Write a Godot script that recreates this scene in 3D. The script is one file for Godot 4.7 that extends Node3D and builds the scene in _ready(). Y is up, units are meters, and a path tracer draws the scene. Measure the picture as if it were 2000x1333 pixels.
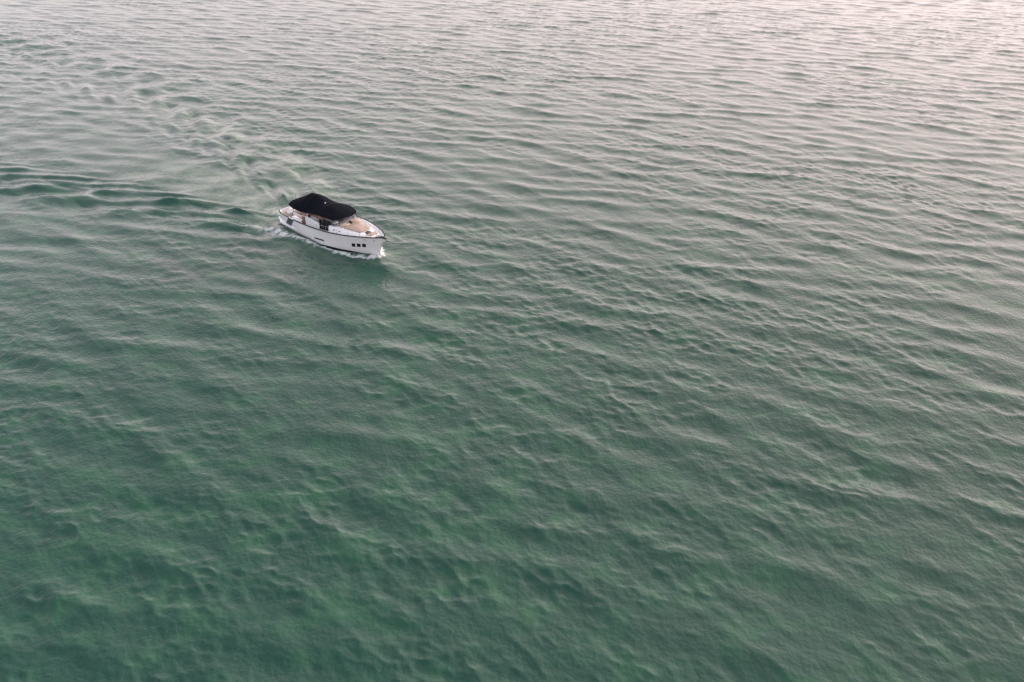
extends Node3D
# A white motor boat under way on a calm green sea, seen from the air towards evening.

const BOAT_AT := Vector3(-16.343, 0.0, -69.349)   # waterline, 6.5 m behind the stem
const HEADING := 42.5                              # degrees from +x towards +z
const MID := 6.5
const EYE_HEIGHT := 30.5

var M := {}
var boat: Node3D
var started := 0

# ------------------------------------------------------------------ camera, sky, sun
func make_view() -> void:
	var cam := Camera3D.new()
	cam.name = "camera"
	cam.fov = 45.0
	cam.near = 0.5
	cam.far = 20000.0
	add_child(cam)
	cam.position = Vector3(0, EYE_HEIGHT, 0)
	cam.rotation_degrees = Vector3(-31.0, 0, 0)
	cam.current = true
	var sky_mat := ProceduralSkyMaterial.new()
	sky_mat.sky_top_color = Color(0.48, 0.565, 0.635)
	sky_mat.sky_horizon_color = Color(0.94, 0.885, 0.90)
	sky_mat.sky_curve = 0.45
	sky_mat.ground_bottom_color = Color(0.25, 0.33, 0.31)
	sky_mat.ground_horizon_color = Color(0.60, 0.58, 0.57)
	sky_mat.sun_angle_max = 100.0
	sky_mat.sun_curve = 1.05
	var sky := Sky.new()
	sky.sky_material = sky_mat
	var env := Environment.new()
	env.background_mode = Environment.BG_SKY
	env.sky = sky
	env.background_energy_multiplier = 1.9
	env.tonemap_mode = Environment.TONE_MAPPER_LINEAR
	env.tonemap_exposure = 1.06
	env.sdfgi_enabled = true
	env.ssao_enabled = true
	env.ssil_enabled = true
	var we := WorldEnvironment.new()
	we.name = "world_environment"
	we.environment = env
	add_child(we)
	var sun := DirectionalLight3D.new()
	sun.name = "sun"
	sun.light_color = Color(1.0, 0.91, 0.905)
	sun.light_energy = 1.45
	sun.light_angular_distance = 3.0
	sun.shadow_enabled = true
	add_child(sun)
	var az := deg_to_rad(33.0)
	var el := deg_to_rad(11.0)
	var to_sun := Vector3(cos(el) * cos(az), sin(el), -cos(el) * sin(az))
	sun.look_at_from_position(to_sun * 100.0, Vector3.ZERO, Vector3.UP)

# ------------------------------------------------------------------ materials
func lin(r: float, g: float, b: float) -> Color:
	return Color(r, g, b).linear_to_srgb()

func mat(called: String, c: Color, rough: float, spec := 0.5, metal := 0.0) -> StandardMaterial3D:
	var m := StandardMaterial3D.new()
	m.resource_name = called
	m.albedo_color = c
	m.roughness = rough
	m.metallic_specular = spec
	m.metallic = metal
	M[called] = m
	return m

func noise_tex(freq: float, ramp: Array, sd: int, size := 256, octaves := 4) -> NoiseTexture2D:
	var n := FastNoiseLite.new()
	n.seed = sd
	n.noise_type = FastNoiseLite.TYPE_SIMPLEX_SMOOTH
	n.frequency = freq
	n.fractal_octaves = octaves
	var t := NoiseTexture2D.new()
	t.width = size
	t.height = size
	t.seamless = true
	t.noise = n
	if ramp.size() == 2:
		var g := Gradient.new()
		g.set_color(0, ramp[0])
		g.set_color(1, ramp[1])
		t.color_ramp = g
	return t

func make_materials() -> void:
	var gel := mat("gelcoat", lin(0.82, 0.81, 0.82), 0.22)
	gel.clearcoat_enabled = true
	gel.clearcoat = 0.4
	gel.clearcoat_roughness = 0.12
	var deckw := mat("deck_white", Color.WHITE, 0.55)
	deckw.albedo_texture = noise_tex(0.02, [lin(0.66, 0.65, 0.65), lin(0.76, 0.75, 0.755)], 3)
	deckw.uv1_triplanar = true
	deckw.uv1_scale = Vector3(0.5, 0.5, 0.5)
	mat("antifouling", lin(0.012, 0.016, 0.02), 0.5)
	mat("black_rubber", lin(0.014, 0.016, 0.017), 0.6, 0.25)
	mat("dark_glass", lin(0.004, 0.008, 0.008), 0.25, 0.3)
	mat("steel", lin(0.55, 0.55, 0.55), 0.22, 0.5, 1.0)
	mat("dark_grey_panel", lin(0.055, 0.060, 0.075), 0.45)
	mat("walnut", lin(0.12, 0.075, 0.05), 0.5)
	mat("black_metal", lin(0.02, 0.02, 0.022), 0.35)
	var canvas := mat("black_canvas", Color.WHITE, 0.85, 0.12)
	canvas.albedo_texture = noise_tex(0.03, [lin(0.004, 0.0052, 0.008), lin(0.0075, 0.009, 0.0135)], 5)
	canvas.uv1_triplanar = true
	canvas.uv1_scale = Vector3(0.6, 0.6, 0.6)
	mat("canvas_trim", lin(0.012, 0.012, 0.015), 0.7, 0.3)
	var tan_ := mat("tan_vinyl", Color.WHITE, 0.6, 0.4)
	tan_.albedo_texture = noise_tex(0.02, [lin(0.36, 0.275, 0.215), lin(0.43, 0.335, 0.27)], 6)
	tan_.uv1_triplanar = true
	mat("tan_seam", lin(0.22, 0.15, 0.11), 0.7)
	var cream := mat("pale_vinyl", Color.WHITE, 0.55, 0.4)
	cream.albedo_texture = noise_tex(0.02, [lin(0.50, 0.46, 0.45), lin(0.60, 0.56, 0.55)], 7)
	cream.uv1_triplanar = true
	mat("red_fabric", lin(0.25, 0.03, 0.05), 0.8, 0.3)
	mat("blue_fabric", lin(0.03, 0.04, 0.16), 0.8, 0.3)
	var teak := mat("teak", Color.WHITE, 0.65, 0.4)
	teak.albedo_texture = noise_tex(0.05, [lin(0.27, 0.21, 0.15), lin(0.38, 0.31, 0.24)], 9)
	teak.uv1_triplanar = true
	teak.uv1_scale = Vector3(0.4, 1.0, 4.0)
	mat("brown_wood", lin(0.16, 0.09, 0.045), 0.5)
	var glass := mat("windscreen_glass", Color(0.30, 0.33, 0.36, 0.35), 0.03)
	glass.transparency = BaseMaterial3D.TRANSPARENCY_ALPHA
	mat("white_print", lin(0.7, 0.7, 0.7), 0.5)
	mat("locker_grey", lin(0.16, 0.135, 0.13), 0.6)
	var water := mat("sea_water", Color.WHITE, 0.10, 0.355)
	water.vertex_color_use_as_albedo = true
	var ripple := noise_tex(0.055, [], 21, 1024, 3)
	ripple.as_normal_map = true
	ripple.bump_strength = 6.0
	water.normal_enabled = true
	water.normal_texture = ripple
	water.normal_scale = 0.22
	water.uv1_triplanar = true
	water.uv1_world_triplanar = true
	water.uv1_scale = Vector3(0.055, 0.055, 0.055)
	var foam := mat("foam", lin(0.72, 0.74, 0.74), 0.9, 0.3)
	foam.vertex_color_use_as_albedo = false

# ------------------------------------------------------------------ mesh helpers (boat axes: x forward from the stem, y up, z starboard)
func new_st() -> SurfaceTool:
	var st := SurfaceTool.new()
	st.begin(Mesh.PRIMITIVE_TRIANGLES)
	return st

func P(x: float, y: float, s: float) -> Vector3:
	return Vector3(x + MID, y, s)

func tri(st: SurfaceTool, a: Vector3, b: Vector3, c: Vector3) -> void:
	st.add_vertex(a)
	st.add_vertex(b)
	st.add_vertex(c)

func quad(st: SurfaceTool, a: Vector3, b: Vector3, c: Vector3, d: Vector3) -> void:
	tri(st, a, b, c)
	tri(st, a, c, d)

func part(called: String, st: SurfaceTool, m: String, parent: Node, smooth := true) -> MeshInstance3D:
	st.index()
	st.generate_normals()
	var o := MeshInstance3D.new()
	o.name = called
	o.mesh = st.commit()
	o.material_override = null
	o.mesh.surface_set_material(0, M[m])
	parent.add_child(o, true)
	return o

# rows of points joined into a sheet; smooth group 0 inside
func sheet(st: SurfaceTool, rows: Array, closed := false, group := 0, flip := false) -> void:
	st.set_smooth_group(group)
	for i in rows.size() - 1:
		var a: PackedVector3Array = rows[i]
		var b: PackedVector3Array = rows[i + 1]
		var n := a.size()
		for k in (n if closed else n - 1):
			var k2 := (k + 1) % n
			if flip:
				quad(st, a[k], b[k], b[k2], a[k2])
			else:
				quad(st, a[k], a[k2], b[k2], b[k])

func fan(st: SurfaceTool, ring: PackedVector3Array, group: int, flip := false) -> void:
	st.set_smooth_group(group)
	var c := Vector3.ZERO
	for p in ring:
		c += p
	c /= ring.size()
	for k in ring.size():
		var q := ring[(k + 1) % ring.size()]
		if flip:
			tri(st, c, q, ring[k])
		else:
			tri(st, c, ring[k], q)

# a slab with rounded upper edge over a plan outline (outline clockwise seen from above in x,s)
func slab(st: SurfaceTool, outline: Array, y0: float, y1: float, bevel: float, tilt := Vector2.ZERO) -> void:
	var n := outline.size()
	var mid := Vector2.ZERO
	for p in outline:
		mid += p
	mid /= n
	var rings := []
	for step in [[0.0, 0.0], [0.0, 1.0], [0.3, 1.6], [1.0, 2.0]]:
		var ring := PackedVector3Array()
		for k in n:
			var p: Vector2 = outline[k]
			var before: Vector2 = outline[(k + n - 1) % n]
			var after: Vector2 = outline[(k + 1) % n]
			var e := (after - before).normalized()
			var inward := Vector2(-e.y, e.x)
			if inward.dot(mid - p) < 0:
				inward = -inward
			var q: Vector2 = p + inward * bevel * float(step[0])
			var y := y0
			if step[1] > 0.0:
				y = y1 - bevel + bevel * (float(step[1]) - 1.0)
			y += tilt.x * (q.x - mid.x) + tilt.y * (q.y - mid.y) if step[1] > 0.0 else 0.0
			ring.append(P(q.x, y, q.y))
		rings.append(ring)
	sheet(st, rings, true, 1)
	fan(st, rings[3], 1, false)
	fan(st, rings[0], 2, true)

func box(st: SurfaceTool, lo: Vector3, hi: Vector3, bevel := 0.015) -> void:
	var b := minf(bevel, 0.45 * minf(hi.x - lo.x, hi.z - lo.z))
	slab(st, [Vector2(lo.x, lo.z), Vector2(lo.x + 0.0001, hi.z), Vector2(hi.x, hi.z), Vector2(hi.x, lo.z)], lo.y, hi.y, b)

func rounded(x0: float, x1: float, h0: float, h1: float, r: float, steps := 5) -> Array:
	# trapezoid plan, half widths h0 at x0 and h1 at x1, rounded corners; runs x0/-s, x0/+s, x1/+s, x1/-s
	var c := [Vector2(x0, -h0), Vector2(x0, h0), Vector2(x1, h1), Vector2(x1, -h1)]
	var out := []
	for k in 4:
		var p: Vector2 = c[k]
		var a: Vector2 = (c[(k + 3) % 4] - p).normalized()
		var b: Vector2 = (c[(k + 1) % 4] - p).normalized()
		for i in steps + 1:
			var t := float(i) / steps
			var p0 := p + a * r
			var p2 := p + b * r
			out.append(p0.lerp(p, t).lerp(p.lerp(p2, t), t))
	return out

func tube(st: SurfaceTool, path: Array, r: float, sides := 6, flat := 1.0) -> void:
	st.set_smooth_group(0)
	var rings := []
	var n := path.size()
	for i in n:
		var d: Vector3 = (path[mini(i + 1, n - 1)] - path[maxi(i - 1, 0)]).normalized()
		var u := Vector3.UP if absf(d.y) < 0.9 else Vector3.RIGHT
		var side := d.cross(u).normalized()
		var up := side.cross(d).normalized()
		var ring := PackedVector3Array()
		for k in sides:
			var a := TAU * k / sides
			ring.append(path[i] + side * cos(a) * r * flat + up * sin(a) * r)
		rings.append(ring)
	sheet(st, rings, true, 0)
	fan(st, rings[0], 3, true)
	fan(st, rings[n - 1], 3, false)

func table(x: float, t: Array) -> float:
	if x <= t[0][0]:
		return t[0][1]
	for i in t.size() - 1:
		if x <= t[i + 1][0]:
			var k: float = (x - t[i][0]) / (t[i + 1][0] - t[i][0])
			var m0: float = 0.0
			var m1: float = 0.0
			var dx: float = t[i + 1][0] - t[i][0]
			var slope: float = (t[i + 1][1] - t[i][1]) / dx
			m0 = slope if i == 0 else (t[i + 1][1] - t[i - 1][1]) / (t[i + 1][0] - t[i - 1][0])
			m1 = slope if i + 2 >= t.size() else (t[i + 2][1] - t[i][1]) / (t[i + 2][0] - t[i][0])
			var k2 := k * k
			var k3 := k2 * k
			return (2 * k3 - 3 * k2 + 1) * t[i][1] + (k3 - 2 * k2 + k) * dx * m0 + (-2 * k3 + 3 * k2) * t[i + 1][1] + (k3 - k2) * dx * m1
	return t[t.size() - 1][1]

func straight(x: float, t: Array) -> float:
	for i in t.size() - 1:
		if x <= t[i + 1][0]:
			return lerpf(t[i][1], t[i + 1][1], (x - t[i][0]) / (t[i + 1][0] - t[i][0]))
	return t[t.size() - 1][1]

# ------------------------------------------------------------------ boat lines
const SHEER := [[-12.75, 1.18], [-12.6, 1.40], [-12.2, 1.60], [-11.5, 1.76], [-10.2, 1.92], [-8.5, 2.07], [-7.0, 2.11], [-5.5, 2.09], [-4.4, 2.01], [-3.4, 1.85], [-2.6, 1.67], [-1.7, 1.40], [-0.7, 1.02], [0.1, 0.66], [0.55, 0.40], [0.8, 0.19], [0.88, 0.03]]
const WATERLINE := [[-12.6, 1.15], [-12.45, 1.38], [-12.0, 1.55], [-11.0, 1.68], [-9.5, 1.79], [-8.0, 1.86], [-6.5, 1.86], [-5.0, 1.75], [-4.0, 1.55], [-3.0, 1.24], [-2.0, 0.84], [-1.2, 0.50], [-0.5, 0.21], [-0.15, 0.08], [0.0, 0.02]]
const XS0 := -12.75
const XS1 := 0.88
const XW0 := -12.6

func sheer_y(x: float) -> float:
	return 1.25 + 0.75 * pow(clampf((x + 13.0) / 13.0, 0.0, 1.1), 1.5)

func hull_point(t: float, y: float, side: float, off := 0.0) -> Vector3:
	# t 0 stern .. 1 stem; y height above the waterline
	var xs := lerpf(XS0, XS1, t)
	var xw := lerpf(XW0, 0.0, t)
	var top := sheer_y(xs)
	var v := clampf(y / top, -0.5, 1.0)
	var x := lerpf(xw, xs, v)
	var hs := table(xs, SHEER)
	var hw := table(xw, WATERLINE)
	var hb: float
	if v >= 0.0:
		hb = lerpf(hw, hs, pow(v, 0.85))
	else:
		hb = hw * (1.0 + v * 1.2)
	return P(x, y, (maxf(hb, 0.0) + off) * side)

func stations() -> Array:
	var out := []
	for i in 9:
		out.append(0.045 * i / 9.0)
	for i in 41:
		out.append(lerpf(0.045, 0.90, i / 41.0))
	for i in 15:
		out.append(lerpf(0.90, 1.0, i / 14.0))
	return out

const BOTTOM := [[-12.7, -0.05], [-6.5, -0.05], [-4.8, 0.14], [-1.6, 0.16], [-0.4, 0.0], [0.0, -0.02]]

func bottom_y(t: float) -> float:
	return table(lerpf(XW0, 0.0, t), BOTTOM)

func hull_t(x: float, y: float) -> float:
	# the t whose point at height y lies at x
	var lo := 0.0
	var hi := 1.0
	for i in 24:
		var m := (lo + hi) * 0.5
		if hull_point(m, y, 1.0).x - MID < x:
			lo = m
		else:
			hi = m
	return lo

func inner(x: float) -> float:
	return maxf(table(x, SHEER) - 0.11, 0.0)

func deck_y(x: float) -> float:
	return sheer_y(x) - lerpf(0.40, 0.13, smoothstep(-8.5, -4.5, x))

func make_boat() -> void:
	boat = Node3D.new()
	boat.name = "motor_boat"
	add_child(boat)
	boat.position = BOAT_AT
	boat.rotation_degrees.y = -HEADING
	boat.set_meta("label", "white motor boat with black canopy and tan sunpad under way on the green sea")
	boat.set_meta("category", "motor boat")
	make_hull()
	make_deck()
	make_cabin()
	make_foredeck()
	make_cockpit()
	make_canopy()
	make_rails()

func make_hull() -> void:
	var ts := stations()
	var st := new_st()
	for side in [1.0, -1.0]:
		var rows := []
		for t in ts:
			var row := PackedVector3Array()
			var top := sheer_y(lerpf(XS0, XS1, t))
			for k in 9:
				row.append(hull_point(t, lerpf(bottom_y(t), top, k / 8.0), side))
			rows.append(row)
		sheet(st, rows, false, 0, side > 0)
	var tr := []
	for side in [1.0, -1.0]:
		var row := PackedVector3Array()
		for k in 9:
			row.append(hull_point(0.0, lerpf(bottom_y(0.0), sheer_y(XS0), k / 8.0), side))
		tr.append(row)
	sheet(st, tr, false, 4, false)
	var hull := part("hull", st, "gelcoat", boat)
	# under-body
	st = new_st()
	for side in [1.0, -1.0]:
		var rows := []
		for t in ts:
			var row := PackedVector3Array()
			for y in [-0.7, -0.45, -0.2, bottom_y(t)]:
				row.append(hull_point(t, y, side, -0.012))
			rows.append(row)
		sheet(st, rows, false, 0, side > 0)
	var tb := []
	for side in [1.0, -1.0]:
		var row := PackedVector3Array()
		for y in [-0.7, -0.45, -0.2, bottom_y(0.0)]:
			row.append(hull_point(0.0, y, side, -0.012))
		tb.append(row)
	sheet(st, tb, false, 4, false)
	part("underbody", st, "antifouling", boat)
	# windows set in the topsides: a slot amidships and three raked panes forward
	for side in [1.0, -1.0]:
		hull_patch(hull, "hull_window", "dark_glass", side, [[-6.52, 0.40], [-5.18, 0.50], [-5.16, 0.66], [-6.50, 0.55]], 0.006)
		for k in 3:
			var x: float = -2.12 + 0.50 * k
			var y: float = 0.70 + 0.075 * k
			hull_patch(hull, "hull_window", "dark_glass", side, [[x, y], [x + 0.34, y + 0.03], [x + 0.46, y + 0.40], [x + 0.12, y + 0.37]], 0.006)
		hull_patch(hull, "hull_fitting", "black_metal", side, [[-0.75, 1.66], [-0.45, 1.69], [-0.45, 1.725], [-0.75, 1.70]], 0.008)
		hull_patch(hull, "hull_fitting", "black_metal", side, [[0.14, 1.70], [0.28, 1.70], [0.28, 1.75], [0.14, 1.75]], 0.008)
	# the grey boarding gate on the quarter, its top cut through the rail
	hull_patch(hull, "boarding_gate", "dark_grey_panel", 1.0, [[-11.30, 0.47], [-10.30, 0.47], [-9.46, sheer_y(-9.46) - 0.01], [-10.42, sheer_y(-10.42) - 0.01]], 0.012, 6, 6)
	hull_patch(hull, "boarding_gate", "dark_grey_panel", -1.0, [[-11.30, 0.47], [-10.30, 0.47], [-9.46, sheer_y(-9.46) - 0.01], [-10.42, sheer_y(-10.42) - 0.01]], 0.012, 6, 6)
	# moulded ledge round the stern, white
	for side in [1.0, -1.0]:
		st = new_st()
		var rows := []
		for i in 30:
			var t := 0.26 * i / 29.0
			var w := 0.20 * (1.0 - smoothstep(0.12, 0.26, t)) + 0.012
			var row := PackedVector3Array()
			for c in [[0.0, 0.30], [w, 0.32], [w, 0.375], [0.0, 0.40]]:
				row.append(hull_point(t, c[1], side, c[0]))
			rows.append(row)
		sheet(st, rows, false, -1, side > 0)
		part("stern_ledge", st, "gelcoat", boat)
	st = new_st()
	slab(st, rounded(-13.35, -12.5, 1.25, 1.45, 0.25), 0.24, 0.36, 0.03)
	var plat := part("swim_platform", st, "gelcoat", boat)
	st = new_st()
	slab(st, rounded(-13.25, -12.72, 1.15, 1.25, 0.2), 0.362, 0.378, 0.004)
	part("teak_deck", st, "teak", plat)
	# rub rail along the sheer
	for side in [1.0, -1.0]:
		for span in [[0.004, hull_t(-10.42, 1.3)], [hull_t(-9.46, 1.36), 1.0]]:
			st = new_st()
			var path := []
			var n := 14 if span[1] < 0.3 else 70
			for i in n + 1:
				var t := lerpf(span[0], span[1], i / float(n))
				path.append(hull_point(t, sheer_y(lerpf(XS0, XS1, t)), side, 0.0) + Vector3(0, 0.012, 0))
			tube(st, path, 0.05, 7)
			part("rub_rail", st, "black_rubber", boat)

# a thin raised panel on the topsides following the hull's curve
func hull_patch(parent: Node, called: String, m: String, side: float, c: Array, proud: float, nu := 3, nv := 2) -> void:
	var st := new_st()
	var out_rows := []
	var in_rows := []
	for j in nv + 1:
		var v := j / float(nv)
		var ro := PackedVector3Array()
		var ri := PackedVector3Array()
		for i in nu + 1:
			var u := i / float(nu)
			var x := lerpf(lerpf(c[0][0], c[1][0], u), lerpf(c[3][0], c[2][0], u), v)
			var y := lerpf(lerpf(c[0][1], c[1][1], u), lerpf(c[3][1], c[2][1], u), v)
			var t := hull_t(x, y)
			ro.append(hull_point(t, y, side, proud))
			ri.append(hull_point(t, y, side, -0.01))
		out_rows.append(ro)
		in_rows.append(ri)
	sheet(st, out_rows, false, 1, side < 0)
	for e in [[0, 0], [1, nv]]:
		sheet(st, [out_rows[e[1]], in_rows[e[1]]], false, -1, false)
	for i in [0, nu]:
		var a := PackedVector3Array()
		var b := PackedVector3Array()
		for j in nv + 1:
			a.append(out_rows[j][i])
			b.append(in_rows[j][i])
		sheet(st, [a, b], false, -1, false)
	part(called, st, m, parent)

func make_deck() -> void:
	# bulwark: capping and inner face down to the deck
	var st := new_st()
	for side in [1.0, -1.0]:
		var rows := []
		for i in 91:
			var x := lerpf(XS0 + 0.03, 0.80, i / 90.0)
			var o := table(x, SHEER)
			var n := inner(x)
			var y := sheer_y(x)
			var row := PackedVector3Array([P(x, y, side * o), P(x, y + 0.015, side * (o - 0.02)), P(x, y + 0.015, side * (n + 0.02)), P(x, y - 0.01, side * n), P(x, deck_y(x) - 0.02, side * n)])
			rows.append(row)
		sheet(st, rows, false, 0, side < 0)
	part("bulwark", st, "gelcoat", boat)
	st = new_st()
	var rows := []
	for i in 61:
		var x := lerpf(-8.2, 0.74, i / 60.0)
		var row := PackedVector3Array()
		for k in 9:
			row.append(P(x, deck_y(x), inner(x) * (k / 4.0 - 1.0)))
		rows.append(row)
	sheet(st, rows, false, 0, false)
	part("deck", st, "deck_white", boat)
	st = new_st()
	rows = []
	for i in 31:
		var x := lerpf(-12.72, -8.2, i / 30.0)
		var row := PackedVector3Array()
		for k in 5:
			row.append(P(x, 0.92, inner(x) * (k / 2.0 - 1.0)))
		rows.append(row)
	sheet(st, rows, false, 0, false)
	part("aft_deck", st, "teak", boat)
	# transom bulwark
	st = new_st()
	box(st, Vector3(-12.74, 0.85, -1.2), Vector3(-12.62, sheer_y(-12.7) + 0.014, 1.2), 0.02)
	part("transom_bulwark", st, "gelcoat", boat)

func cabin_hw(x: float) -> float:
	return table(x, [[-8.0, 1.66], [-6.0, 1.66], [-4.8, 1.56], [-3.6, 1.27], [-2.4, 1.0], [-1.5, 0.78], [-1.05, 0.52], [-0.9, 0.2]])

func make_cabin() -> void:
	# trunk cabin: sides, rounded shoulder and roof, from the windscreen forward
	var st := new_st()
	var rows := []
	for i in 41:
		var x := lerpf(-4.78, -0.9, pow(i / 40.0, 0.85))
		var h := cabin_hw(x)
		var top := lerpf(2.0, 1.90, smoothstep(-2.0, -0.9, x))
		var row := PackedVector3Array()
		for side in [1.0, -1.0]:
			var c := [[0.03, -0.05], [0.0, 0.0], [-0.02, 0.5], [-0.05, 0.85], [-0.13, 0.98], [-0.30, 1.0]]
			if side < 0:
				c.reverse()
			for q in c:
				var y := lerpf(deck_y(x), top, q[1])
				row.append(P(x, y, side * maxf(h + q[0], 0.02)))
		rows.append(row)
	sheet(st, rows, false, 0, false)
	fan(st, rows[0], 4, false)
	fan(st, rows[40], 4, true)
	var cabin := part("cabin", st, "gelcoat", boat)
	# air vents in the cabin side
	for side in [1.0, -1.0]:
		for x in [-4.28, -3.72]:
			st = new_st()
			var a := PackedVector3Array()
			var b := PackedVector3Array()
			for q in [[0.0, 1.70], [0.22, 1.705], [0.24, 1.76], [0.02, 1.755]]:
				a.append(P(x + q[0], q[1], side * (cabin_hw(x + q[0]) + 0.012)))
				b.append(P(x + q[0], q[1], side * (cabin_hw(x + q[0]) - 0.05)))
			sheet(st, [a, b], true, -1, side > 0)
			fan(st, a, 2, side < 0)
			part("air_vent", st, "black_metal", cabin)
	# cockpit side screens aft of the door, white, falling forward
	for side in [1.0, -1.0]:
		st = new_st()
		var o := PackedVector3Array()
		var n := PackedVector3Array()
		for c in [[-8.02, 0.86], [-8.02, 2.00], [-7.94, 2.06], [-7.2, 2.06], [-6.1, 1.98], [-6.02, 1.90], [-6.02, 0.86]]:
			o.append(P(c[0], c[1], side * (1.68 + (0.02 if c[1] < 1.0 else 0.0))))
			n.append(P(c[0], c[1], side * 1.60))
		fan(st, o, 1, side < 0)
		fan(st, n, 2, side > 0)
		sheet(st, [o, n], true, -1, side > 0)
		var pnl := part("side_screen", st, "gelcoat", boat)
		st = new_st()
		var grip := []
		for c in [[-7.85, 1.60], [-7.80, 1.66], [-6.30, 1.66], [-6.25, 1.60]]:
			grip.append(P(c[0], c[1], side * 1.74))
		tube(st, grip, 0.016, 5)
		part("grab_rail", st, "steel", pnl)
		# side doorway: dark panel standing in for interior shade behind tinted glass
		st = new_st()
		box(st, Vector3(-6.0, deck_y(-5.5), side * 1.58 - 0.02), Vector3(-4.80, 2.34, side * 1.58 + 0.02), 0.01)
		var door := part("shaded_doorway", st, "dark_glass", boat)
		for x in [-5.97, -5.4, -4.86]:
			st = new_st()
			box(st, Vector3(x - 0.025, deck_y(-5.5), side * 1.60 - 0.015), Vector3(x + 0.025, 2.355, side * 1.60 + 0.015), 0.005)
			part("door_post", st, "black_metal", door)
	# aft cockpit coaming, low and white
	for side in [1.0, -1.0]:
		st = new_st()
		var c := []
		for x in [-10.1, -9.9, -9.2, -8.62]:
			c.append(Vector2(x, side * (inner(x) - 0.05)))
		for x in [-8.62, -9.2, -9.9, -10.1]:
			c.append(Vector2(x, side * (inner(x) - 0.42)))
		slab(st, c, 0.90, 1.50, 0.05, Vector2(0.03, 0))
		part("coaming", st, "gelcoat", boat)
	# raked wrap-round windscreen: glass, frame and mullions
	var base := []
	var topl := []
	for i in 25:
		var a := lerpf(-1.0, 1.0, i / 24.0)
		var s := 1.34 * signf(a) * pow(absf(a), 0.62) if absf(a) < 0.62 else 0.0
		if absf(a) < 0.62:
			s = 1.30 * sin(a / 0.62 * PI * 0.5)
			base.append(Vector2(-4.30 + 0.42 * cos(a / 0.62 * PI * 0.5), s))
		else:
			base.append(Vector2(lerpf(-4.30, -5.35, (absf(a) - 0.62) / 0.38), signf(a) * lerpf(1.30, 1.42, (absf(a) - 0.62) / 0.38)))
	var ga := PackedVector3Array()
	var gb := PackedVector3Array()
	var fa := []
	var fb := []
	for b in base:
		ga.append(P(b.x, 1.985, b.y))
		var up := P(b.x - 0.34, 2.48, b.y * 0.93)
		gb.append(up)
		fa.append(P(b.x, 2.0, b.y))
		fb.append(up)
	st = new_st()
	sheet(st, [ga, gb], false, 0, false)
	var ws := part("windscreen", st, "windscreen_glass", boat)
	st = new_st()
	tube(st, fa, 0.035, 6)
	tube(st, fb, 0.03, 6)
	for i in [0, 5, 9, 15, 19, 24]:
		tube(st, [fa[i], fb[i]], 0.025, 5)
	part("windscreen_frame", st, "black_metal", ws)
	st = new_st()
	box(st, Vector3(-5.2, 1.98, -1.2), Vector3(-4.42, 2.06, 1.2), 0.03)
	part("dashboard", st, "dark_grey_panel", boat)
	# cabin roof apron between windscreen and sunpad
	st = new_st()
	slab(st, rounded(-4.78, -3.35, 1.48, 1.12, 0.15), 1.95, 2.012, 0.02)
	part("roof_apron", st, "deck_white", boat)

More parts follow.
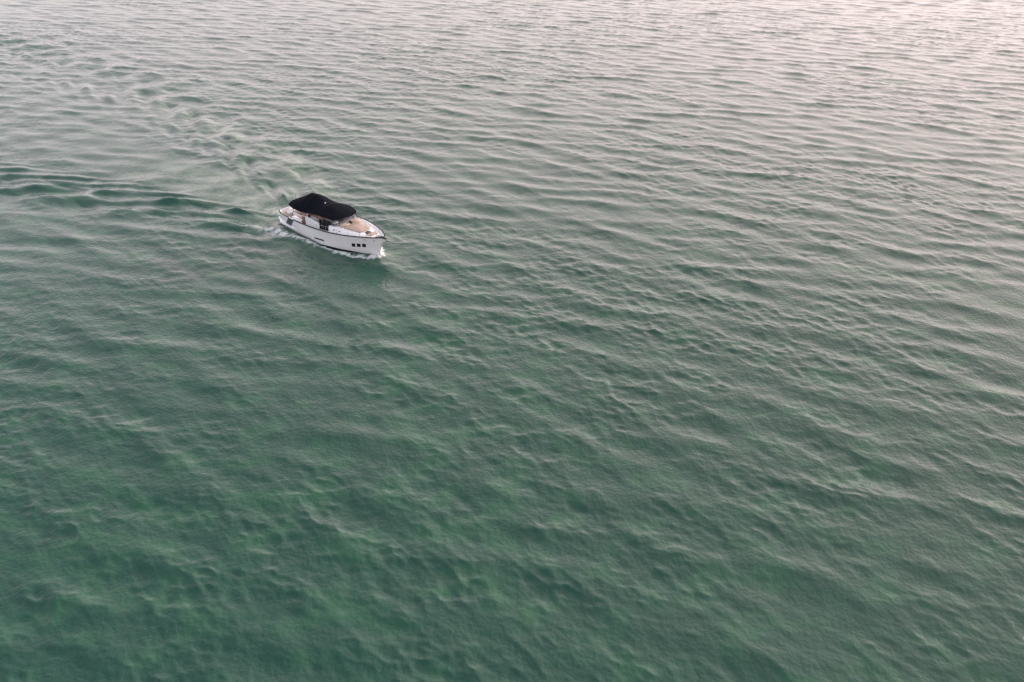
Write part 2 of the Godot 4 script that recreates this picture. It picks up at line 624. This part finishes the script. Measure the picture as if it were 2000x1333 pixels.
func make_foredeck() -> void:
	var st := new_st()
	slab(st, rounded(-3.42, -1.46, 1.03, 0.66, 0.34), 1.98, 2.12, 0.045)
	var pad := part("sunpad", st, "tan_vinyl", boat)
	for s in [-0.34, 0.34]:
		st = new_st()
		box(st, Vector3(-3.36, 2.117, s - 0.008), Vector3(-1.58, 2.124, s + 0.008), 0.002)
		part("seam", st, "tan_seam", pad)
	for s in [[-1.06, -0.09], [0.09, 1.06]]:
		st = new_st()
		slab(st, [Vector2(-3.80, s[0]), Vector2(-3.80, s[1]), Vector2(-3.45, s[1]), Vector2(-3.45, s[0])], 1.99, 2.19, 0.06, Vector2(-0.30, 0))
		part("headrest", st, "tan_vinyl", pad)
	st = new_st()
	box(st, Vector3(-3.74, 2.0, -0.085), Vector3(-3.46, 2.27, 0.085), 0.02)
	part("cup_holder", st, "black_rubber", pad)
	# round hatch
	st = new_st()
	var c := []
	for k in 20:
		c.append(Vector2(-1.15 + 0.27 * cos(-TAU * k / 20), 0.27 * sin(-TAU * k / 20)))
	slab(st, c, 1.86, 1.965, 0.02)
	var hatch := part("deck_hatch", st, "black_rubber", boat)
	st = new_st()
	c = []
	for k in 20:
		c.append(Vector2(-1.15 + 0.20 * cos(-TAU * k / 20), 0.20 * sin(-TAU * k / 20)))
	slab(st, c, 1.96, 1.972, 0.005)
	part("hatch_glass", st, "dark_glass", hatch)
	# bow seat: white plinth and tan cushion
	st = new_st()
	slab(st, rounded(-0.92, -0.12, 0.66, 0.40, 0.14), 1.72, 1.96, 0.03)
	var seat := part("bow_seat", st, "gelcoat", boat)
	st = new_st()
	slab(st, rounded(-0.82, -0.24, 0.60, 0.40, 0.14), 1.955, 2.03, 0.03)
	part("seat_cushion", st, "tan_vinyl", seat)
	# anchor locker lid
	st = new_st()
	slab(st, [Vector2(-0.02, -0.30), Vector2(-0.02, 0.30), Vector2(0.42, 0.06), Vector2(0.42, -0.06)], deck_y(0.2) - 0.02, deck_y(0.2) + 0.03, 0.01)
	var locker := part("anchor_locker", st, "locker_grey", boat)
	st = new_st()
	box(st, Vector3(0.02, deck_y(0.2) + 0.028, -0.03), Vector3(0.12, deck_y(0.2) + 0.045, 0.03), 0.005)
	part("latch", st, "steel", locker)
	# bow roller with stowed anchor
	st = new_st()
	for s in [-0.07, 0.07]:
		box(st, Vector3(0.55, 1.98, s - 0.015), Vector3(1.16, 2.09, s + 0.015), 0.008)
	box(st, Vector3(0.55, 1.98, -0.07), Vector3(1.12, 2.0, 0.07), 0.005)
	var roller := part("bow_roller", st, "black_metal", boat)
	st = new_st()
	tube(st, [P(0.5, 2.08, 0), P(1.05, 2.06, 0), P(1.24, 1.95, 0), P(1.30, 1.84, 0)], 0.035, 6)
	tube(st, [P(1.34, 1.86, -0.16), P(1.22, 1.80, 0), P(1.34, 1.86, 0.16)], 0.03, 6)
	part("anchor", st, "black_metal", roller)
	for s in [-1.0, 1.0]:
		for x in [-0.35, -6.3]:
			st = new_st()
			var y := sheer_y(x) + 0.02
			var w: float = (table(x, SHEER) - 0.06) * s
			tube(st, [P(x - 0.13, y + 0.06, w), P(x + 0.13, y + 0.06, w)], 0.016, 5)
			tube(st, [P(x - 0.05, y - 0.01, w), P(x - 0.05, y + 0.06, w)], 0.016, 5)
			tube(st, [P(x + 0.05, y - 0.01, w), P(x + 0.05, y + 0.06, w)], 0.016, 5)
			part("mooring_cleat", st, "steel", boat)

func make_cockpit() -> void:
	# sole of the wheelhouse under the canopy
	var st := new_st()
	box(st, Vector3(-8.3, 0.80, -1.58), Vector3(-4.80, 1.12, 1.58), 0.02)
	part("cockpit_floor", st, "teak", boat)
	st = new_st()
	box(st, Vector3(-4.86, 1.05, -1.5), Vector3(-4.79, 1.98, 1.5), 0.01)
	part("forward_bulkhead", st, "walnut", boat)
	# settee with back: pale vinyl
	st = new_st()
	box(st, Vector3(-8.0, 1.1, 0.62), Vector3(-6.35, 1.50, 1.25), 0.05)
	var sofa := part("settee", st, "pale_vinyl", boat)
	st = new_st()
	slab(st, [Vector2(-7.55, 1.18), Vector2(-7.55, 1.40), Vector2(-6.2, 1.40), Vector2(-6.2, 1.18)], 1.4, 2.12, 0.06)
	part("backrest", st, "pale_vinyl", sofa)
	for x in [-8.02, -7.72]:
		st = new_st()
		slab(st, [Vector2(x, 1.14), Vector2(x, 1.36), Vector2(x + 0.27, 1.36), Vector2(x + 0.27, 1.14)], 1.5, 2.10, 0.07)
		part("red_cushion", st, "red_fabric", sofa)
	st = new_st()
	box(st, Vector3(-8.0, 1.1, -1.55), Vector3(-6.2, 1.50, -0.75), 0.05)
	sofa = part("settee", st, "pale_vinyl", boat)
	st = new_st()
	box(st, Vector3(-8.0, 1.4, -1.55), Vector3(-6.2, 1.95, -1.33), 0.06)
	part("backrest", st, "pale_vinyl", sofa)
	# table between the settees
	st = new_st()
	slab(st, rounded(-7.7, -6.6, 0.36, 0.36, 0.1), 1.68, 1.73, 0.015)
	var tbl := part("cockpit_table", st, "brown_wood", boat)
	st = new_st()
	tube(st, [P(-7.15, 1.1, 0), P(-7.15, 1.69, 0)], 0.05, 8)
	part("pedestal", st, "steel", tbl)
	# two helm seats and the wheel
	for s in [-0.75, 0.85]:
		st = new_st()
		box(st, Vector3(-5.9, 1.1, s - 0.12), Vector3(-5.6, 1.6, s + 0.12), 0.02)
		var seat := part("helm_seat", st, "walnut", boat)
		st = new_st()
		box(st, Vector3(-6.05, 1.58, s - 0.28), Vector3(-5.45, 1.74, s + 0.28), 0.05)
		part("seat_cushion", st, "brown_wood", seat)
		st = new_st()
		slab(st, [Vector2(-6.1, s - 0.26), Vector2(-6.1, s + 0.26), Vector2(-5.93, s + 0.26), Vector2(-5.93, s - 0.26)], 1.7, 2.38, 0.06)
		part("backrest", st, "walnut", seat)
		if s > 0:
			st = new_st()
			box(st, Vector3(-5.94, 2.12, s - 0.16), Vector3(-5.86, 2.36, s + 0.16), 0.03)
			part("red_headrest", st, "red_fabric", seat)
	st = new_st()
	var ring := []
	for k in 17:
		var a := TAU * k / 16.0
		ring.append(P(-5.16 + 0.1 * sin(a), 2.02 + 0.19 * sin(a), 0.85 + 0.21 * cos(a)))
	tube(st, ring, 0.02, 5)
	tube(st, [ring[0], ring[8]], 0.014, 5)
	tube(st, [ring[4], ring[12]], 0.014, 5)
	part("steering_wheel", st, "black_metal", boat)
	# white chart box and blue towel roll by the screen
	st = new_st()
	box(st, Vector3(-4.86, 2.06, 0.62), Vector3(-4.52, 2.20, 1.08), 0.03)
	part("chart_box", st, "gelcoat", boat)
	# aft steps, brown
	for k in 3:
		st = new_st()
		box(st, Vector3(-8.62 + 0.2 * k, 0.92, 0.7), Vector3(-8.42 + 0.2 * k, 1.12 + 0.19 * k, 1.62), 0.015)
		part("step", st, "brown_wood", boat)
	st = new_st()
	box(st, Vector3(-8.58, 0.92, 1.50), Vector3(-8.06, 1.72, 1.66), 0.04)
	part("step_side", st, "brown_wood", boat)
	# aft sunbed and its upright cushions
	st = new_st()
	box(st, Vector3(-11.5, 0.92, -1.1), Vector3(-10.2, 1.22, 0.72), 0.04)
	var bed := part("aft_bench", st, "gelcoat", boat)
	st = new_st()
	box(st, Vector3(-11.45, 1.215, -1.05), Vector3(-10.25, 1.33, 0.70), 0.05)
	part("bench_cushion", st, "tan_vinyl", bed)
	for s in [-1.05, -0.15]:
		st = new_st()
		slab(st, [Vector2(-10.46, s), Vector2(-10.46, s + 0.84), Vector2(-10.24, s + 0.84), Vector2(-10.24, s)], 1.30, 1.86, 0.07)
		part("bench_backrest", st, "tan_vinyl", bed)
	st = new_st()
	box(st, Vector3(-12.2, 0.925, -0.9), Vector3(-11.7, 1.1, 0.9), 0.03)
	part("stern_locker", st, "deck_white", boat)

# canopy height field: two hoops with the cloth sagging between, eaves drooping aft
func canopy_point(u: float, v: float) -> Vector3:
	# u 0 aft .. 1 forward, v -1 port .. 1 starboard
	var mid_x := lerpf(-11.05, -3.72, u)
	var round_f := 0.75 * pow(absf(v), 2.6) * smoothstep(0.62, 1.0, u)
	var round_a := 0.40 * pow(absf(v), 4.0) * (1.0 - smoothstep(0.0, 0.2, u))
	var x := mid_x - round_f + round_a
	var hw := table(u, [[0.0, 1.50], [0.08, 1.60], [0.5, 1.66], [0.8, 1.52], [1.0, 1.34]])
	var eave := table(u, [[0.0, 2.42], [0.15, 2.30], [0.35, 2.34], [0.6, 2.58], [0.85, 2.72], [1.0, 2.62]])
	var crown := straight(u, [[0.0, 2.50], [0.10, 2.84], [0.26, 3.44], [0.36, 3.52], [0.52, 3.06], [0.64, 3.14], [0.74, 3.10], [1.0, 2.74]])
	var k := pow(1.0 - pow(absf(v), 1.6), 0.95)
	var crease := 0.020 * sin(v * 9.0 + u * 7.0) * k * sin(PI * u)
	return P(x, eave + (crown - eave) * k + crease, hw * v)

func make_canopy() -> void:
	var nu := 44
	var nv := 30
	var st := new_st()
	var rows := []
	for i in nu + 1:
		var row := PackedVector3Array()
		for j in nv + 1:
			row.append(canopy_point(i / float(nu), -1.0 + 2.0 * j / nv))
		rows.append(row)
	sheet(st, rows, false, 0, false)
	var under := []
	for r in rows:
		var row := PackedVector3Array()
		for p in r:
			row.append(p - Vector3(0, 0.03, 0))
		under.append(row)
	sheet(st, under, false, 1, true)
	var canopy := part("canopy", st, "black_canvas", boat)
	# bound hem all round
	st = new_st()
	var edge := []
	for j in nv + 1:
		edge.append(rows[0][j])
	for i in range(1, nu + 1):
		edge.append(rows[i][nv])
	for j in range(nv - 1, -1, -1):
		edge.append(rows[nu][j])
	for i in range(nu - 1, -1, -1):
		edge.append(rows[i][0])
	tube(st, edge, 0.045, 6)
	part("hem", st, "black_canvas", canopy)
	# sewn panel joints over the hoops
	for u in [0.1, 0.26, 0.36, 0.64]:
		st = new_st()
		var path := []
		for j in nv + 1:
			path.append(canopy_point(u, -0.98 + 1.96 * j / nv) + Vector3(0, 0.004, 0))
		tube(st, path, 0.022, 5)
		part("canopy_seam", st, "canvas_trim", canopy)
	# small white maker's patch
	st = new_st()
	var a := PackedVector3Array()
	for q in [[0.535, -0.03], [0.55, -0.03], [0.556, 0.05], [0.541, 0.05]]:
		a.append(canopy_point(q[0], q[1]) + Vector3(0, 0.02, 0))
	var b := PackedVector3Array()
	for p in a:
		b.append(p - Vector3(0, 0.03, 0))
	fan(st, a, 1, false)
	sheet(st, [a, b], true, -1, true)
	part("maker_patch", st, "white_print", canopy)
	# struts
	for side in [1.0, -1.0]:
		for q in [[-10.0, 1.48, 0.16], [-8.0, 2.02, 0.40], [-6.05, 1.95, 0.62], [-4.9, 1.98, 0.86]]:
			st = new_st()
			var foot := P(q[0], q[1], side * (1.64 if q[0] > -9.0 else 1.78))
			if q[0] > -5.5:
				foot = P(q[0], q[1], side * 1.44)
			tube(st, [foot, canopy_point(q[2], side * 0.94) - Vector3(0, 0.02, 0)], 0.024, 6)
			part("strut", st, "black_metal", canopy)

func make_rails() -> void:
	for side in [1.0, -1.0]:
		var tops := []
		for x in [-5.9, -4.6, -3.3, -2.1, -1.0, -0.05, 0.45]:
			var st := new_st()
			var foot := P(x, sheer_y(x), side * (table(x, SHEER) - 0.05))
			var head := P(x + 0.02, sheer_y(x) + 0.46, side * (table(x, SHEER) - 0.09))
			tube(st, [foot, head], 0.014, 5)
			part("stanchion", st, "black_metal" if side < 0 else "steel", boat)
			tops.append(head)
		var st2 := new_st()
		var path := []
		for i in tops.size() - 1:
			for k in 4:
				path.append(tops[i].lerp(tops[i + 1], k / 4.0) - Vector3(0, 0.02 * sin(PI * k / 4.0), 0))
		path.append(tops[tops.size() - 1])
		tube(st2, path, 0.010 if side > 0 else 0.014, 5)
		part("guard_rail", st2, "black_metal" if side < 0 else "steel", boat)
	# stern rail and ensign staff
	var st := new_st()
	tube(st, [P(-12.55, 1.25, -1.2), P(-12.55, 1.75, -1.2), P(-12.55, 1.75, 0.3), P(-12.55, 1.25, 0.3)], 0.018, 6)
	part("stern_rail", st, "steel", boat)
	st = new_st()
	tube(st, [P(-12.6, 1.25, -0.6), P(-12.75, 2.25, -0.6)], 0.018, 6)
	part("ensign_staff", st, "black_metal", boat)

# ------------------------------------------------------------------ the sea
var wk := PackedFloat32Array()   # kx, kz, amplitude, phase, chop per wave
var wl := PackedFloat32Array()
var n_waves := 0
var big := FastNoiseLite.new()
var chop := FastNoiseLite.new()
var fine := FastNoiseLite.new()
var gust := FastNoiseLite.new()
var lace := FastNoiseLite.new()
var fwd := Vector2.ZERO
var stb := Vector2.ZERO
var stem := Vector2.ZERO

func setup_sea() -> void:
	var rng := RandomNumberGenerator.new()
	rng.seed = 4711
	var main_angle := deg_to_rad(120.0)     # the way the waves run: crests lie 30 degrees off the x axis
	# long waves first, then ever shorter ones; two thirds of them shorter than 1.7 m
	for i in 58:
		var lam := 11.0 * pow(0.42 / 11.0, pow(i / 57.0, 0.74))
		var k := TAU / lam
		var spread := lerpf(0.50, 0.24, clampf((lam - 0.5) / 4.0, 0.0, 1.0))
		var a := main_angle + rng.randfn(0.0, spread)
		var slope := 0.0245 * exp(-pow(log(lam / 3.2) / 0.65, 2.0)) + 0.004
		if lam < 1.7:
			slope = 0.0170
		wk.append_array([cos(a) * k, sin(a) * k, slope / k, rng.randf() * TAU, 1.0 * cos(a), 1.0 * sin(a)])
		wl.append(lam)
	n_waves = 58
	big.seed = 3
	big.noise_type = FastNoiseLite.TYPE_SIMPLEX_SMOOTH
	big.frequency = 0.22
	big.fractal_type = FastNoiseLite.FRACTAL_FBM
	big.fractal_octaves = 2
	chop.seed = 11
	chop.noise_type = FastNoiseLite.TYPE_SIMPLEX_SMOOTH
	chop.frequency = 0.75
	chop.fractal_type = FastNoiseLite.FRACTAL_FBM
	chop.fractal_octaves = 3
	chop.fractal_lacunarity = 1.9
	chop.fractal_gain = 0.5
	fine.seed = 29
	fine.noise_type = FastNoiseLite.TYPE_SIMPLEX_SMOOTH
	fine.frequency = 2.3
	fine.fractal_type = FastNoiseLite.FRACTAL_FBM
	fine.fractal_octaves = 2
	gust.seed = 5
	gust.frequency = 0.022
	gust.fractal_octaves = 2
	lace.seed = 77
	lace.noise_type = FastNoiseLite.TYPE_SIMPLEX_SMOOTH
	lace.frequency = 1.6
	lace.fractal_octaves = 3
	var h := deg_to_rad(HEADING)
	fwd = Vector2(cos(h), sin(h))
	stb = Vector2(-sin(h), cos(h))
	stem = Vector2(BOAT_AT.x, BOAT_AT.z) + fwd * MID

# waves a hull drags behind it: along = metres behind the source, off = metres to the side
func kelvin(along: float, off: float, k0: float, ad: float, at: float) -> float:
	if along < 0.3:
		return 0.0
	var q := absf(off)
	var r := q / along
	var fade := 1.0
	if r > 0.3535:
		fade = exp(-pow((r - 0.3535) / 0.06, 2.0))
		if fade < 0.01:
			return 0.0
		r = 0.3535
	r = maxf(r, 0.02)
	var disc := sqrt(maxf(1.0 - 8.0 * r * r, 0.0))
	var h := 0.0
	var near := smoothstep(0.5, 9.0, along) / sqrt(1.0 + along / 12.0) * fade
	var T := (1.0 + disc) / (4.0 * r)
	if T < 2.4:
		var w := 1.0 - smoothstep(1.1, 2.4, T)
		var ph := k0 * along * pow(1.0 + T * T, 1.5) / (1.0 + 2.0 * T * T)
		h += ad * w * cos(ph + 0.8) * near / sqrt(disc + 0.22)
	T = (1.0 - disc) / (4.0 * r)
	var ph2 := k0 * along * pow(1.0 + T * T, 1.5) / (1.0 + 2.0 * T * T)
	h += at * cos(ph2 - 0.8) * near / sqrt(disc + 0.22)
	return h

# displacement of the calm surface at x, z
func sea_at(x: float, z: float, cell: float) -> Vector3:
	var h := 0.0
	var dx := 0.0
	var dz := 0.0
	# boat frame
	var rx := x - stem.x
	var rz := z - stem.y
	var along := -(rx * fwd.x + rz * fwd.y)       # metres behind the stem
	var off := rx * stb.x + rz * stb.y            # metres to starboard
	var calm := 1.0
	var near_boat := along > -6.0 and along < 130.0 and absf(off) < 60.0
	if near_boat:
		var t := maxf(along - 12.0, 0.0)
		var c := 0.0025 * t * t
		var o := off - c
		var patch := clampf(0.95 + 0.9 * lace.get_noise_2d(x * 0.07 + 20.0, z * 0.10), 0.45, 1.5)
		var port := 0.85 if o < 0.0 else 1.0
		var bend := 0.9 * lace.get_noise_2d(x * 0.05, z * 0.05)
		h += kelvin(along - 0.5, o + bend, 0.78, 0.19, 0.06) * patch * port
		h += kelvin(along - 11.0 + bend, o, 0.92, 0.23, 0.09) * patch * port
		# the wind sea is flattened between the arms of the wake
		calm *= 1.0 - 0.35 * (1.0 - smoothstep(0.25, 0.42, absf(o) / maxf(along, 1.0))) * smoothstep(10.0, 18.0, along) * (1.0 - smoothstep(50.0, 110.0, along))
		# smoothed lane astern
		if along > 10.0:
			var width := 2.4 + 0.09 * t
			var lane := exp(-pow(o / width, 4.0)) * smoothstep(11.0, 15.0, along) * (1.0 - smoothstep(30.0, 75.0, along))
			calm *= 1.0 - 0.75 * lane
		# wave thrown off the hull
		if along < 30.0:
			var a := clampf(-along, -12.6, 0.0)
			var hb := table(a, WATERLINE) if along > 0.0 else 0.0
			var g := absf(off) - hb
			var spread := 0.20 + 0.055 * maxf(along, 0.0)
			var crest_h := 0.26 * exp(-along / 5.5) * smoothstep(-0.9, 0.4, along) + 0.07 * smoothstep(1.0, 6.0, along) * (1.0 - smoothstep(12.0, 24.0, along))
			if along > 12.6:
				spread += 0.12 * (along - 12.6)
			h += crest_h * exp(-pow((g - spread) / (0.34 + 0.02 * along), 2.0))
			h -= 0.05 * exp(-pow(g / 0.5, 2.0)) * smoothstep(1.5, 3.0, along) * (1.0 - smoothstep(7.0, 12.0, along))
	var u := x * 0.866 + z * 0.5                   # along the crests
	var v := -x * 0.5 + z * 0.866
	var g2 := clampf(1.0 + 1.1 * gust.get_noise_2d(u * 0.6, v), 0.45, 1.7) * calm
	var group := clampf(0.95 + 1.3 * big.get_noise_2d(u * 0.5 + 200.0, v), 0.2, 1.9) * g2
	var keep := 0.4 + 0.6 * calm
	for i in n_waves:
		var lam := wl[i]
		if lam < 2.6 * cell:
			break
		var j := i * 6
		var ph := wk[j] * x + wk[j + 1] * z + wk[j + 3]
		var a := wk[j + 2] * (keep if lam > 1.7 else group)
		h += a * cos(ph)
		a *= sin(ph)
		dx -= a * wk[j + 4]
		dz -= a * wk[j + 5]
	h += 0.026 * g2 * chop.get_noise_2d(u * 0.8, v)
	if cell < 0.3:
		h += 0.005 * (1.0 - smoothstep(0.14, 0.3, cell)) * g2 * fine.get_noise_2d(u * 0.8, v)
	return Vector3(dx, h, dz)

# air bubbles stirred into the water: astern, and where the bow wave of the far side has broken; also a painted reflection at the bow
func bubbles_and_glow_at(x: float, z: float) -> float:
	var rx := x - stem.x
	var rz := z - stem.y
	var along := -(rx * fwd.x + rz * fwd.y)
	var off := rx * stb.x + rz * stb.y
	if along < -3.0 or along > 85.0 or absf(off) > 32.0:
		return 0.0
	var t := maxf(along - 12.0, 0.0)
	var o := off - 0.0025 * t * t
	var n := lace.get_noise_2d(x * 0.30, z * 0.30) + 0.5 * lace.get_noise_2d(x * 1.1, z * 1.1 + 31.0)
	var f := 0.95 * exp(-pow(o / (1.8 + 0.08 * t), 2.0)) * smoothstep(12.0, 14.0, along) * (1.0 - smoothstep(16.0, 52.0, along))
	var arm := table(along, [[0.0, 0.9], [12.0, 4.4], [24.0, 8.8], [50.0, 11.0], [87.0, 13.0]])
	f += 0.8 * exp(-pow((-off - arm) / (1.2 + 0.03 * along), 2.0)) * smoothstep(8.0, 16.0, along) * (1.0 - smoothstep(40.0, 80.0, along))
	f += 0.85 * exp(-pow((along + 0.9) / 1.5, 2.0)) * exp(-pow((off + 0.9) / 1.3, 2.0))  # ahead of the stem: spray, plus the sunlit bow's reflection painted pale
	f += 0.35 * exp(-pow((absf(off) - 2.6) / 0.9, 2.0)) * smoothstep(1.0, 4.0, along) * (1.0 - smoothstep(11.0, 18.0, along))
	return clampf(f * (0.55 + 1.1 * n), 0.0, 1.0)

func foam_at(x: float, z: float) -> float:
	var rx := x - stem.x
	var rz := z - stem.y
	var along := -(rx * fwd.x + rz * fwd.y)
	var off := rx * stb.x + rz * stb.y
	if along < -1.2 or along > 34.0 or absf(off) > 9.0:
		return 0.0
	var side := absf(off)
	# where the bow wave breaks, read from the stem aft
	var line := table(along, [[-0.5, 0.30], [0.0, 0.50], [0.5, 0.72], [1.2, 1.30], [2.8, 1.92], [4.2, 2.14], [6.1, 2.36], [7.9, 2.52], [9.2, 2.78], [11.6, 2.9], [14.0, 3.3], [20.0, 4.6]])
	var n := lace.get_noise_2d(x * 1.0, z * 1.0)
	var n2 := lace.get_noise_2d(x * 2.6 + 40.0, z * 2.6)
	var wander := 0.28 * lace.get_noise_2d(x * 0.55, z * 0.55 + 9.0)
	var d := side - line + wander
	# crisp outer lip, ragged skirt towards the hull
	var w := (0.16 if d > 0.0 else 0.34) + 0.016 * along
	var strength := smoothstep(-0.7, 0.2, along) * (1.0 - smoothstep(10.0, 15.0, along))
	var f := strength * exp(-d * d / (w * w)) * (1.30 - 0.035 * along)
	# thinner lace outside it on the quarter
	f += 0.50 * exp(-pow((side - line - 0.5) / 0.9, 2.0)) * smoothstep(7.5, 11.0, along) * (1.0 - smoothstep(13.0, 21.0, along))
	# wash behind the transom
	f += 0.55 * exp(-pow(off / 1.9, 2.0)) * smoothstep(12.6, 13.4, along) * (1.0 - smoothstep(13.5, 22.0, along))
	# feather of spray at the stem
	f += 0.8 * exp(-pow(side / 0.40, 2.0)) * exp(-pow((along + 0.15) / 0.45, 2.0))
	return 0.9 * smoothstep(0.22, 1.0, f * (0.72 + 0.75 * n + 0.55 * n2))

func make_sea() -> void:
	setup_sea()
	var cols := 800
	var extra := [2.5, 7.0, 20.0, 60.0]             # coarse columns outwards, times the fine half width
	var ds := PackedFloat32Array()
	for d in [-6000.0, -2500.0, -900.0, -300.0, -100.0, -30.0, -5.0, 5.0]:
		ds.append(d)
	var d0 := 13.0
	while d0 < 245.0:
		ds.append(d0)
		d0 += 1.4 * (0.00118 * d0 + 0.0416)
	while d0 < 9000.0:
		ds.append(d0)
		d0 += maxf(0.6, (d0 - 235.0) * 0.30)
	var n_rows := ds.size()
	var side_n := extra.size()
	var n_cols := cols + 1 + 2 * side_n
	var row_pos := []
	var row_col := []
	row_pos.resize(n_rows)
	row_col.resize(n_rows)
	var base := Color(0.0170, 0.0605, 0.0425)
	var green_tint := Color(0.0230, 0.0785, 0.0450)  # slightly greener water colour
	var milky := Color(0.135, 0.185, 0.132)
	var one_row := func(r: int) -> void:
		var d := ds[r]
		var dd := clampf(d, 13.0, 400.0)
		var w := 0.531 * dd + 18.7
		var cell := 2.0 * w / cols
		var flat := d < 12.0 or d > 420.0
		var pr := PackedVector3Array()
		pr.resize(n_cols)
		var cr := PackedColorArray()
		cr.resize(n_cols)
		cr.fill(base)
		for c in n_cols:
			var x := 0.0
			var edge := false
			if c < side_n:
				x = -w * float(extra[side_n - 1 - c])
				edge = true
			elif c >= n_cols - side_n:
				x = w * float(extra[c - (n_cols - side_n)])
				edge = true
			else:
				x = -w + cell * (c - side_n)
			var z := -d
			if flat or edge:
				pr[c] = Vector3(x, 0.0, z)
			else:
				var p := Vector3(x, 0.0, z) + sea_at(x, z, cell)
				pr[c] = p
				var tint_mix := smoothstep(-0.1, 0.55, lace.get_noise_2d(x * 0.16 + 70.0, z * 0.22) + 0.35 * gust.get_noise_2d(x * 2.0, z * 2.0 + 50.0))  # noise patches of the greener water colour
				cr[c] = base.lerp(green_tint, tint_mix)
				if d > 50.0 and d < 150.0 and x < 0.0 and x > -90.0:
					var b := bubbles_and_glow_at(p.x, p.z)
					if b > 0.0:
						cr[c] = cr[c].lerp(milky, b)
				if d > 50.0 and d < 100.0 and x < 0.0 and x > -50.0:
					var f := foam_at(p.x, p.z)
					if f > 0.0:
						cr[c] = cr[c].lerp(Color(0.62, 0.65, 0.64), f)
		row_pos[r] = pr
		row_col[r] = cr
	var task := WorkerThreadPool.add_group_task(one_row, n_rows)
	WorkerThreadPool.wait_for_group_task_completion(task)
	var pos := PackedVector3Array()
	var col := PackedColorArray()
	for r in n_rows:
		pos.append_array(row_pos[r])
		col.append_array(row_col[r])
	print("sea points ", Time.get_ticks_msec() - started)
	var nor := PackedVector3Array()
	nor.resize(pos.size())
	for r in n_rows:
		var up := mini(r + 1, n_rows - 1) * n_cols
		var dn := maxi(r - 1, 0) * n_cols
		var at := r * n_cols
		for c in n_cols:
			var e := pos[at + mini(c + 1, n_cols - 1)] - pos[at + maxi(c - 1, 0)]
			var g := pos[dn + c] - pos[up + c]
			nor[at + c] = g.cross(e).normalized()
	var idx := PackedInt32Array()
	idx.resize((n_rows - 1) * (n_cols - 1) * 6)
	var k := 0
	for r in n_rows - 1:
		var a := r * n_cols
		for c in n_cols - 1:
			var p := a + c
			idx[k] = p
			idx[k + 1] = p + n_cols
			idx[k + 2] = p + n_cols + 1
			idx[k + 3] = p
			idx[k + 4] = p + n_cols + 1
			idx[k + 5] = p + 1
			k += 6
	var arr := []
	arr.resize(Mesh.ARRAY_MAX)
	arr[Mesh.ARRAY_VERTEX] = pos
	arr[Mesh.ARRAY_NORMAL] = nor
	arr[Mesh.ARRAY_COLOR] = col
	arr[Mesh.ARRAY_INDEX] = idx
	var mesh := ArrayMesh.new()
	mesh.add_surface_from_arrays(Mesh.PRIMITIVE_TRIANGLES, arr)
	mesh.surface_set_material(0, M["sea_water"])
	var sea := MeshInstance3D.new()
	sea.name = "sea_water"
	sea.mesh = mesh
	add_child(sea)
	sea.set_meta("kind", "structure")
	sea.set_meta("label", "calm green sea with small wind waves and a boat's wake")
	sea.set_meta("category", "sea")
	print("sea done ", Time.get_ticks_msec() - started, " rows ", n_rows, " tris ", idx.size() / 3)

# clumps of froth standing on the broken water
func make_foam() -> void:
	var blob := SphereMesh.new()
	blob.radius = 1.0
	blob.height = 2.0
	blob.radial_segments = 7
	blob.rings = 3
	blob.material = M["foam"]
	var rng := RandomNumberGenerator.new()
	rng.seed = 99
	var places: Array[Transform3D] = []
	for i in 45000:
		var along := rng.randf_range(-0.5, 17.0)
		var off := rng.randf_range(-4.6, 4.6)
		var p := stem - fwd * along + stb * off
		var f := foam_at(p.x, p.y)
		if rng.randf() > (f - 0.35) * 1.2:
			continue
		if along > 0.0 and along < 12.6 and absf(off) < table(-along, WATERLINE) + 0.02:
			continue
		var q := sea_at(p.x, p.y, 0.12)
		var r := rng.randf_range(0.012, 0.034)
		var b := Basis(Vector3.UP, rng.randf() * TAU).scaled(Vector3(r * rng.randf_range(0.8, 1.7), r * 0.6, r * rng.randf_range(0.8, 1.5)))
		places.append(Transform3D(b, Vector3(p.x + q.x, q.y + r * 0.15, p.y + q.z)))
	var mm := MultiMesh.new()
	mm.transform_format = MultiMesh.TRANSFORM_3D
	mm.mesh = blob
	mm.instance_count = places.size()
	for i in places.size():
		mm.set_instance_transform(i, places[i])
	var o := MultiMeshInstance3D.new()
	o.name = "foam"
	o.multimesh = mm
	add_child(o)
	o.set_meta("kind", "stuff")
	o.set_meta("label", "white foam breaking along the waterline of the motor boat")
	o.set_meta("category", "foam")
	print("foam ", places.size(), " at ", Time.get_ticks_msec() - started)

func _ready() -> void:
	started = Time.get_ticks_msec()
	make_view()
	make_materials()
	make_sea()
	make_boat()
	make_foam()
	print("built in ", Time.get_ticks_msec() - started, " ms")
